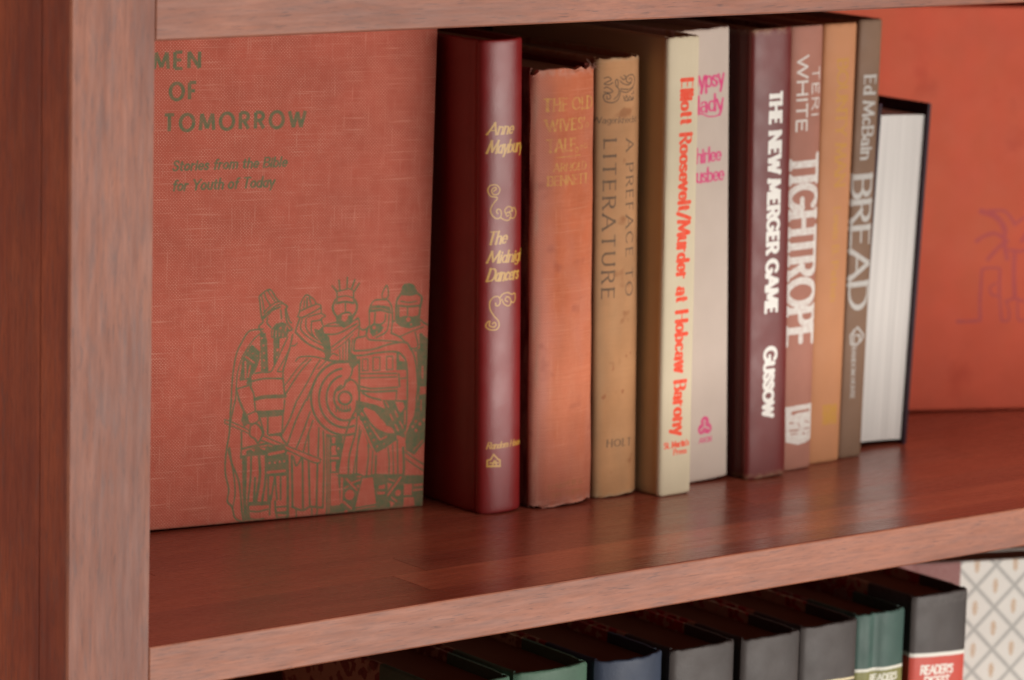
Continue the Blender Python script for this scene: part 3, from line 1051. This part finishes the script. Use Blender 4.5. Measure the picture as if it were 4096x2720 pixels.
# ---- stained tan cloth book
def mk(fm, w, h):
    i = Ink(w, h, PPM); S = dict(wv=.19, wh=.09, serif=.12, track=.34, space=.55)
    down(i, fm, 'LITERATURE', 2418, 560, 2409, 1197, 2459, **S)
    down(i, fm, 'A PREFACE TO', 2500, 556, 2497, 1182, 2531, **S)
    across(i, fm, 'HOLT', 2424, 1786.5, 2520, 1777, 1760, wv=.24, wh=.1, serif=.1, track=.3)
    across(i, fm, 'Wagenknecht', 2384, 495, 2548, 487, 470, wv=.16, wh=.08, serif=.06, track=.1)
    o = crop(fm, 2060, 180, 3.935); T = .00062
    for pts in ([(1400, 830), (1410, 780), (1470, 770), (1490, 830), (1450, 850), (1440, 810)], [(1400, 830), (1430, 890), (1520, 905), (1600, 850), (1630, 760), (1640, 690), (1700, 690), (1790, 690), (1850, 640), (1880, 560), (1860, 480), (1800, 460), (1740, 490), (1730, 560), (1780, 590), (1830, 550), (1800, 510), (1770, 530)],
                [(1540, 850), (1600, 780), (1610, 690), (1570, 640), (1560, 560), (1590, 540), (1600, 600), (1590, 660)], [(1650, 720), (1720, 740), (1800, 710), (1850, 670)], [(1630, 560), (1680, 600), (1760, 620), (1820, 590)],
                [(1640, 500), (1690, 540), (1720, 490), (1690, 470)], [(1410, 520), (1460, 500), (1500, 540), (1460, 570), (1410, 610), (1470, 620), (1520, 590)], [(1410, 680), (1440, 660), (1490, 690), (1520, 730), (1470, 750), (1410, 740)],
                [(1680, 800), (1700, 850), (1730, 790), (1760, 860), (1790, 800), (1820, 850), (1850, 800)], [(1700, 870), (1760, 870), (1830, 860), (1860, 830)], [(1820, 770), (1860, 750), (1850, 720)]):
        swirl(i, o, pts, T)
    s = Ink(w, h, PPM); rr = random.Random(9)
    for a in ((2415, 1588, 15), (2486, 1563, 12), (2500, 1425, 10), (2520, 1410, 8), (2448, 1475, 10), (2440, 1890, 6), (2395, 1930, 5), (2535, 1120, 6)):
        c = fm(a[0], a[1])
        for q in range(7): p = c + np.array([rr.gauss(0, a[2] * 3e-5), rr.gauss(0, a[2] * 4e-5)]); s.seg(p, p + 1e-6, a[2] * 1.0e-4, .22 + .08 * q)
    return book_mat('stained_tan_cloth', (.53, .275, .130), [(s.image('tan_foxing'), (.30, .08, .03), .3), (i.image('tan_print'), (.12, .085, .06), .2)], var=.12,
                    rough=.78, weave=(0, .0008), weavecol=(.56, .36, .19), wamt=.2, bumpk=.3, size=(w, 0, h), edge=.003, edgecol=(.50, .38, .24), varcol=((.36, .16, .06), .45),
                    stain=((.28, .10, .04), .6, 75), fade=[(0, .006, .001, (.30, .22, .13), .5)], spec=.3)
standing('stained_tan_book', 'stained tan cloth book with faded grey print running down the spine', .3540, .1290, .0290, .150, .2325, -.0073, mk, bulge=.0035, expo=2.6, ragged=.0012, seed=7)


# ---- cream book with orange-red lettering
def mk(fm, w, h):
    i = Ink(w, h, PPM)
    down(i, fm, 'Elliott Roosevelt/Murder at Hobcaw Barony', 2721, 318, 2688, 1738, 2765, wv=.30, wh=.10, serif=.11, track=.16, space=.5)
    across(i, fm, 'St. Martin\'s', 2652, 1795, 2750, 1778, 1772, wv=.26, wh=.14, serif=.1, track=.1)
    across(i, fm, 'Press', 2688, 1818, 2740, 1810, 1797, wv=.26, wh=.14, serif=.1, track=.1)
    def ex(k, c, sx):
        side = k.ramp(sx[1], .0035, .0055)
        return k.mix(side, c, (.62, .49, .28))
    return book_mat('cream_boards', (.68, .59, .42), [(i.image('cream_title'), (.90, .07, .025), .12)], var=.03, rough=.6, grain=700, bumpk=.12, size=(w, 0, h), edge=.0016, edgecol=(.62, .5, .34), extra=ex)
standing('cream_book', 'cream book with long orange red title running down a flat spine', .3862, .1166, .0220, .150, .2432, -.0048, mk, bulge=.0010, expo=5, ragged=.0006, gy=.003, seed=8)


# ---- pinkish grey book with magenta lettering
def mk(fm, w, h):
    i = Ink(w, h, PPM); S = dict(wv=.21, wh=.08, serif=.05, track=.07)
    across(i, fm, 'Gypsy', 2744, 358, 2890, 340, 290, **S)
    across(i, fm, 'lady', 2786, 452, 2888, 436, 388, **S)
    swirl(i, fm, [(2775, 462), (2800, 456), (2830, 466), (2862, 462), (2880, 448), (2886, 420)], .0008)
    across(i, fm, 'Shirlee', 2755, 655, 2878, 640, 600, **S)
    across(i, fm, 'Busbee', 2752, 735, 2890, 718, 680, **S)
    across(i, fm, 'AVON', 2790, 1772, 2838, 1763, 1752, wv=.22, wh=.16, slant=.15, track=.14)
    c = fm(2813, 1704)
    for a in (90, 210, 330):
        p = c + .0023 * np.array([math.cos(math.radians(a)), 1.15 * math.sin(math.radians(a))]); i.seg(p, p + 1e-6, .0058)
    i.seg(c, c + 1e-6, .0048)
    for a in (90, 210, 330): i.seg(c, c + .0035 * np.array([math.cos(math.radians(a)), math.sin(math.radians(a))]), .0007, -1)
    return book_mat('pinkish_grey_boards', (.60, .50, .43), [(i.image('magenta_title'), (.72, .06, .22), .2)], var=.035, rough=.62, grain=800, bumpk=.12, size=(w, 0, h), edge=.0018, edgecol=(.5, .38, .3))
standing('pinkish_grey_book', 'pale pinkish grey book with magenta lettering, behind the cream spine', .4100, .1335, .0393, .145, .2440, -.0105, mk, bulge=.0014, expo=5, ragged=.0006, seed=9)


# ---- maroon book, white heavy capitals
def mk(fm, w, h):
    i = Ink(w, h, PPM)
    down(i, fm, 'THE NEW MERGER GAME', 3077, 368, 3056.5, 1256, 3121, wv=.33, wh=.24, track=.15, space=.40, serif=.08, square=True)
    down(i, fm, 'Gussow', 3053, 1394, 3048, 1666, 3099, wv=.30, wh=.22, track=.12, smallcap=True, serif=.05)
    return book_mat('maroon_boards', (.16, .022, .020), [(i.image('maroon_title'), (.88, .86, .80), .05)], var=.08, rough=.42, grain=900, bumpk=.2, spec=.5, size=(w, 0, h), edge=.0040, edgecol=(.42, .27, .17),
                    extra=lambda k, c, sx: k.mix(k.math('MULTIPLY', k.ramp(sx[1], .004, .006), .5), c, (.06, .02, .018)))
standing('maroon_book', 'dark maroon book with heavy white capitals running down the spine', .4535, .1238, .0286, .155, .2440, -.0080, mk, bulge=.0016, expo=3.5, groove=.0018, band=GOLDBAND, seed=11)


# ---- dusty pink book with big white distressed lettering
def mk(fm, w, h):
    i = Ink(w, h, PPM)
    down(i, fm, 'TIGHTROPE', 3160, 628, 3140, 1383, 3268, wv=.20, wh=.16, serif=.09, track=.17)
    down(i, fm, 'WHITE', 3188, 226, 3181, 526, 3227, wv=.17, wh=.17, track=.16)
    down(i, fm, 'TERI', 3245, 270, 3241, 464, 3275, wv=.15, wh=.15, track=.2)
    j = Ink(w, h, PPM)
    o = crop(fm, 3100, 1550, 5.226)
    j.poly([o(200, 410), o(800, 310), o(780, 1050), o(600, 1140), o(440, 1190), o(200, 1140)])
    for a, b, wd in (((330, 520), (680, 460), 50), ((330, 560), (400, 530), 40), ((280, 740), (350, 740), 30), ((450, 740), (480, 820), 24), ((280, 900), (450, 880), 34), ((580, 860), (690, 830), 24), ((560, 950), (580, 960), 40), ((300, 970), (420, 960), 24), ((600, 700), (690, 720), 22), ((640, 980), (700, 900), 18)):
        j.seg(o(*a), o(*b), wd / 5.226 / 7000, -1)
    return book_mat('dusty_pink_boards', (.42, .185, .135), [(i.image('pink_title'), (.80, .77, .72), .28), (j.image('pink_emblem'), (.78, .75, .70), .25)], var=.08, rough=.6, grain=800, bumpk=.12, size=(w, 0, h), edge=.0012, edgecol=(.4, .25, .18))
standing('dusty_pink_book', 'dusty pink book with large distressed white title and white square emblem at the foot', .4838, .1318, .0240, .150, .2437, -.0040, mk, bulge=.0022, expo=4, groove=.0006, seed=12)


# ---- plain orange book, faint gold lettering
def mk(fm, w, h):
    i = Ink(w, h, PPM); o = fm
    down(i, o, 'BOUNTY MAN', 3346, 239, 3334, 745, 3386, wv=.2, wh=.14, track=.16, serif=.1)
    down(i, o, 'Lewis B. Patten', 3331, 830, 3316, 1205, 3354, wv=.22, wh=.14, track=.13, serif=.1)
    i.poly([o(3284, 1620), o(3344, 1612), o(3342, 1692), o(3284, 1700)])
    return book_mat('orange_boards', (.56, .255, .125), [(i.image('orange_gold'), (.58, .30, .06), .45)], var=.04, rough=.6, grain=800, bumpk=.12, size=(w, 0, h), edge=.0025, edgecol=(.3, .13, .06))
standing('orange_book', 'plain orange tan book with faint gold lettering and gold square near the foot', .5093, .1375, .0246, .150, .2436, -.0004, mk, bulge=.0018, expo=3.5, groove=.0008, seed=13)


# ---- brown book, grey-white serif title
def mk(fm, w, h):
    i = Ink(w, h, PPM)
    down(i, fm, 'BREAD', 3409, 705, 3391, 1237, 3480, wv=.23, wh=.09, serif=.12, track=.14)
    down(i, fm, 'Ed McBain', 3454, 304, 3438, 637, 3497, wv=.18, wh=.10, serif=.08, track=.14, space=.35)
    down(i, fm, 'RANDOM HOUSE', 3402, 1388, 3396, 1594, 3417, wv=.2, wh=.12, track=.2)
    o = crop(fm, 3000, 900, 1.5684)
    for a, b in (((622, 690), (665, 640)), ((665, 640), (705, 690)), ((622, 690), (625, 748)), ((625, 748), (660, 748)), ((660, 748), (690, 720)), ((640, 660), (640, 740)), ((655, 690), (680, 690)), ((680, 690), (675, 735)), ((705, 690), (690, 720))): i.seg(o(*a), o(*b), .0011)
    return book_mat('brown_boards', (.235, .140, .090), [(i.image('brown_title'), (.56, .55, .52), .15)], var=.06, rough=.55, grain=800, bumpk=.12, size=(w, 0, h), edge=.0025, edgecol=(.16, .09, .06))
standing('brown_book', 'narrow grey brown book with pale serif title, rightmost of the outward spines', .5352, .1405, .0174, .150, .2446, .0017, mk, bulge=.0012, expo=4, groove=.0006, gy=.003, seed=14)

# ---- book shelved with its page edges outwards
w10, d10, h10 = .0400, .128, .1945
lean = math.atan2(.0071, h10)
M = (Matrix.Translation((.5980, .1530, 0)) @ Matrix.Rotation(lean, 4, 'Y') @ Matrix.Translation((0, d10, 0)) @ Matrix.Rotation(math.pi, 4, 'Z'))
r = empty('reversed_book', M)
hardcover(r, w10, d10, h10, book_mat('dark_purple_boards', (.030, .010, .018), var=.1, rough=.5, grain=900, bumpk=.15, edge=.001, edgecol=(.12, .04, .12), size=(w10, 0, h10)),
          page_mat('white_fore_edge', (.90, .87, .83), 0, .6), bulge=.003, bt=.0022, sq=.0068, sqb=.0025, sqy=.0022, curve=.0018, seed=15)
tag(r, 'thick book shelved backwards with white page edges outwards and dark purple cover', 'book')

# ---- bright red book standing cover outwards at the right
W1, D1, H1 = .022, .235, .2405
a = Vector((.6618, .2186, 0)); b = Vector((.7300, .1909, 0)); ex = (b - a).normalized(); nrm = Vector((ex.y, -ex.x, 0))
corner = a - ex * .092 - nrm * W1
M = Matrix(((nrm.x, ex.x, 0, corner.x), (nrm.y, ex.y, 0, corner.y), (0, 0, 1, 0), (0, 0, 0, 1)))
fulcrum = M @ Vector((0, D1, 0))
tilt = Matrix.Translation(fulcrum) @ Matrix.Rotation(.006, 4, nrm) @ Matrix.Translation(-fulcrum)
if (tilt @ (M @ Vector((0, 0, 0)))).z < 0: tilt = tilt.inverted()
M = tilt @ M
fm = face_map(M, W1); ink = Ink(D1, H1, 4000); o = crop(fm, 3600, 750, 2.613)
for pts, wd in (([(600, 1400), (700, 1400), (840, 1390)], 34), ([(840, 1390), (835, 1200), (850, 960), (860, 850)], 34), ([(860, 850), (960, 840), (1040, 845)], 26), ([(1045, 850), (1040, 1100), (1060, 1390)], 30),
                ([(1060, 1390), (1130, 1390), (1140, 1300), (1110, 1180)], 26), ([(1000, 1000), (940, 1050), (960, 1120), (1020, 1130)], 26), ([(1200, 660), (1190, 900), (1200, 1150)], 44), ([(1110, 1190), (1200, 1160), (1290, 1190)], 30),
                ([(850, 250), (980, 290), (1060, 370), (1090, 440)], 60), ([(850, 250), (1000, 240), (1100, 250), (1170, 330), (1200, 390)], 30), ([(800, 560), (880, 510), (1000, 480), (1120, 560)], 40), ([(920, 750), (980, 680), (1060, 600)], 44),
                ([(1100, 440), (1090, 560), (1120, 740)], 50), ([(1200, 390), (1260, 340), (1330, 300)], 30), ([(1230, 1190), (1240, 1380), (1330, 1380)], 26), ([(1150, 650), (1220, 670), (1330, 650)], 30), ([(1270, 560), (1330, 470)], 40)):
    ink.line(smooth_pts([o(*p) for p in pts], 5), wd / 2.613 / 6600)
def ex2(k, c, sx):
    s_ = k.ramp(k.noise(34, (1, 1, 1), 3, off=3.3), .62, .80, 0, .35)
    return k.mix(s_, c, (.40, .03, .02))
bright = book_mat('bright_red_cloth', (.68, .120, .066), [(ink.image('palm_drawing'), (.50, .095, .10), .3)], var=.05, rough=.75, spec=.25, bumpk=.2, size=(W1, D1, H1), varcol=((.57, .145, .068), .6), extra=ex2)
rb = empty('bright_red_book', M)
hardcover(rb, W1, D1, H1, bright, PAG, facing='face', bulge=.002, seed=16)
tag(rb, 'bright orange red book standing cover outwards at the right, faint purple palm drawing', 'book')
# ---- grey book tucked behind it
M = pose(.803, .205, 0)
rg = empty('grey_book', M)
hardcover(rg, .030, .085, .250, book_mat('grey_green_boards', (.36, .36, .31), var=.05, rough=.6), PAG, bulge=.002, seed=17)
tag(rg, 'grey green book, only a sliver showing behind the top of the bright red one', 'book')

# ================================================================== LOWER SHELF BOOKS
ZF = LOW
ZT = -.0600; HB = ZT - ZF


def quarter(base_cloth, pat, cut, pcol, seed=0, rough=.55, inks=(), crease=None):
    """spine cloth in front, printed pattern paper on the back of the boards"""
    def ex(k, c, sx):
        v = k.n('ShaderNodeTexVoronoi', _Scale=95.0); v.feature = 'F1'; k.l(k.tc.outputs['Object'], v.inputs['Vector'])
        wv = k.n('ShaderNodeTexWave', _Scale=42.0, _Distortion=11.0, _Detail=3.0); wv.inputs['Detail Scale'].default_value = 2.2; k.l(k.tc.outputs['Object'], wv.inputs['Vector'])
        p = k.mix(k.ramp(wv.outputs[1], .42, .6), pat, pcol)
        p = k.mix(k.ramp(v.outputs[0], .25, .1, 0, .6), p, tuple(q * .4 for q in pcol))
        return k.mix(k.ramp(sx[1], cut - .0002, cut + .0002), c, p)
    return book_mat('quarter_bound_%d' % seed, base_cloth, inks, var=.14, rough=rough, grain=650, bumpk=.3, spec=.35, extra=ex, edge=.0025, edgecol=tuple(min(1, q * 1.3 + .01) for q in base_cloth), size=(0, 0, HB), varcol=(tuple(min(1, q * 1.7) for q in base_cloth), .5))


def low_book(name, label, x0, x1, y, ztop, cloth, pat, pcol, cut=.045, bulge=.004, seed=0, band=None, lean=0.0, dressed=None, expo=2.4, groove=.0016, rough=.5, crease=0):
    w = x1 - x0; h = ztop - ZF
    M = pose(x0, y, ZF, lean=lean, pivot=(w if lean > 0 else 0)); fm = spine_map(M)
    inks = dressed(fm, w, h) if dressed else ()
    r = empty(name, M)
    hardcover(r, w, .140, h, quarter(cloth, pat, cut, pcol, seed, inks=inks, rough=rough), PAGB, bulge=bulge, expo=expo, ragged=.0008, seed=seed + 40, band=band, groove=groove, sq=.0055, crease=crease)
    tag(r, label, 'book', 'cloth backed books in the row on the lower shelf')


GRN = (.080, .155, .105); BLK = (.074, .062, .058)
RED_P = ((.50, .30, .20), (.42, .03, .03))
low_book('green_condensed_book', 'green cloth book at the left end of the lower row, its patterned side showing', .1972, .2412, .0480, ZT, GRN, (.42, .26, .17), (.22, .06, .045), cut=.054, seed=1)
low_book('green_condensed_book', 'bright green book on the lower shelf just left of the navy spine', .2440, .2905, .0488, ZT, GRN, (.50, .34, .22), (.26, .09, .05), cut=.056, seed=2, expo=2.0)
low_book('navy_condensed_book', 'navy blue book with rounded spine on the lower shelf', .2930, .3365, .0440, ZT, (.046, .060, .095), (.50, .34, .22), (.34, .05, .04), cut=.048, seed=3, bulge=.006, expo=2.2)
low_book('black_condensed_book', 'charcoal book on the lower shelf directly right of the navy spine', .3388, .3815, .0440, ZT, BLK, *RED_P, cut=.040, seed=4, bulge=.002, expo=3)
low_book('black_condensed_book', 'charcoal book between two other charcoal spines in the lower row', .3838, .4236, .0408, ZT, BLK, *RED_P, cut=.041, seed=5, bulge=.002, expo=3)


def lb6(fm, w, h):
    i = Ink(w, h, 3500); i.seg(fm(3330, 2721), fm(3414, 2711), .0012); i.seg(fm(3205, 2742), fm(3330, 2721), .0012)
    return [(i.image('gold_rule'), (.85, .72, .45), .1)]
low_book('black_condensed_book', 'charcoal book directly left of the dark green spine in the lower row', .4262, .4660, .0430, ZT, BLK, *RED_P, cut=.041, seed=6, bulge=.002, expo=3, dressed=lb6)


def lb7(fm, w, h):
    a = Ink(w, h, 3500); za = fm(3415, 2690)[1]; zb = fm(3628, 2659)[1]
    a.poly([(0, za), (w, zb), (w, .08), (0, .08)])
    b = Ink(w, h, 3500); b.seg((0, za), (w, zb), .0016)
    across(b, fm, "READER'S", 3478, 2728, 3584, 2712, 2703, wv=.24, wh=.2, track=.1)
    across(b, fm, "DIGEST", 3490, 2752, 3570, 2740, 2727, wv=.24, wh=.2, track=.1)
    return [(a.image('olive_label'), (.23, .22, .075), .02), (b.image('olive_label_print'), (.80, .78, .68), .05)]
low_book('dark_green_book', 'dark bottle green book with creased spine and olive label on the lower shelf', .4685, .5048, .0470, ZT, (.058, .110, .092), (.3, .19, .16), (.28, .03, .03), cut=.042, seed=7, bulge=.003, crease=.0019, dressed=lb7, band=GOLDBAND)


def lb8(fm, w, h):
    a = Ink(w, h, 3500); za = fm(3634, 2626)[1]; zb = fm(3846, 2608)[1]
    a.poly([(0, za), (w, zb), (w, .07), (0, .07)])
    b = Ink(w, h, 3500); b.seg((0, za), (w, zb), .0021)
    across(b, fm, "READER'S", 3678, 2696, 3802, 2686, 2664, wv=.25, wh=.2, track=.09)
    across(b, fm, "DIGEST", 3690, 2740, 3786, 2732, 2708, wv=.25, wh=.2, track=.09)
    return [(a.image('red_label'), (.60, .085, .060), .02), (b.image('red_label_print'), (.85, .82, .74), .03)]
low_book('black_condensed_book', 'charcoal book with a red label and white lettering, right end of the lower row', .5078, .5488, .0455, -.0548, BLK, *RED_P, cut=.038, seed=8, bulge=.002, expo=3, dressed=lb8, band=GOLDBAND)

# ---- face-out book with diamond lattice paper and mauve cloth back
pa = Vector(on_plane((3600, 2260), (0, 0, ZT), (0, 0, 1))); pb = Vector(on_plane((4096, 2234), (0, 0, ZT), (0, 0, 1)))
ex = (pb - pa); ex.z = 0; ex.normalize(); nrm = Vector((ex.y, -ex.x, 0)); W2, D2 = .026, .155
H2 = HB
corner = pa - ex * .012 - nrm * W2
M = Matrix(((nrm.x, ex.x, 0, corner.x), (nrm.y, ex.y, 0, corner.y), (0, 0, 1, ZF), (0, 0, 0, 1)))
fm = face_map(M, W2); PP = 4500
la = Ink(D2, H2, PP); mo = Ink(D2, H2, PP)
cutx = fm(3843, 2300)[0]; o = crop(fm, 3300, 2200, 2.966)
m0 = o(2020, 430); m1 = o(1770, 700); m2 = o(2225, 680)       # three neighbouring motifs
px_ = (abs(m2[0] - m1[0])); pz_ = abs(o(1985, 930)[1] - m0[1])
for i_ in range(-8, 9):
    for j_ in range(-4, 24):
        c = np.array([m0[0] + i_ * px_ / 2, m0[1] - j_ * pz_ / 2])
        if (i_ + j_) % 2: 
            pass
        if not (i_ + j_) % 2 and c[0] > cutx + .001 and 0 < c[1] < H2 - .002:
            for ddx, dz, dd in ((0, -.0034, .0013), (-.0010, -.0022, .0010), (.0010, -.0022, .0010), (0, -.0010, .0016), (-.0013, .0002, .0011), (.0013, .0002, .0011),
                                (0, .0012, .0015), (-.0010, .0024, .0011), (.0010, .0024, .0011), (0, .0036, .0012)):
                q_ = c + np.array([ddx, dz]); mo.seg(q_, q_ + 1e-6, dd * 1.15, 1.0)
            for sgn in (-1, 1):
                for t0 in np.linspace(0, 1, 9)[:-1]:
                    a_ = c + np.array([sgn * px_ / 2 * (1 - 0) , 0]); 
            # the four sides of the cell
            vs = [c + np.array([px_ / 2, 0]), c + np.array([0, pz_ / 2]), c + np.array([-px_ / 2, 0]), c + np.array([0, -pz_ / 2])]
            for q in range(4):
                A_, B_ = vs[q], vs[(q + 1) % 4]
                la.seg(A_, B_, .0032, .22)
                for t0 in np.arange(.06, .95, .125):
                    p = A_ + (B_ - A_) * t0; p2 = A_ + (B_ - A_) * (t0 + .05)
                    if p[0] > cutx: la.seg(p, p2, .0018, .62)
la.a[:, :max(0, int(cutx * PP))] = 0
mau = Ink(D2, H2, 2000); mau.a[:, :int(cutx * 2000)] = 1
lat = book_mat('lattice_paper', (.86, .84, .78), [(la.image('grey_lattice'), (.26, .27, .26), .15), (mo.image('ochre_motif'), (.60, .36, .17), .3), (mau.image('mauve_cloth'), (.33, .155, .145), .05)], var=.02, rough=.7, grain=700, bumpk=.1)
r = empty('lattice_cover_book', M)
hardcover(r, W2, D2, H2, lat, PAGB, facing='face', bulge=.002, gy=.016, groove=.0012, seed=60, sq=.0012)
tag(r, 'book standing cover outwards on the lower shelf, grey diamond lattice paper and mauve cloth back', 'book')
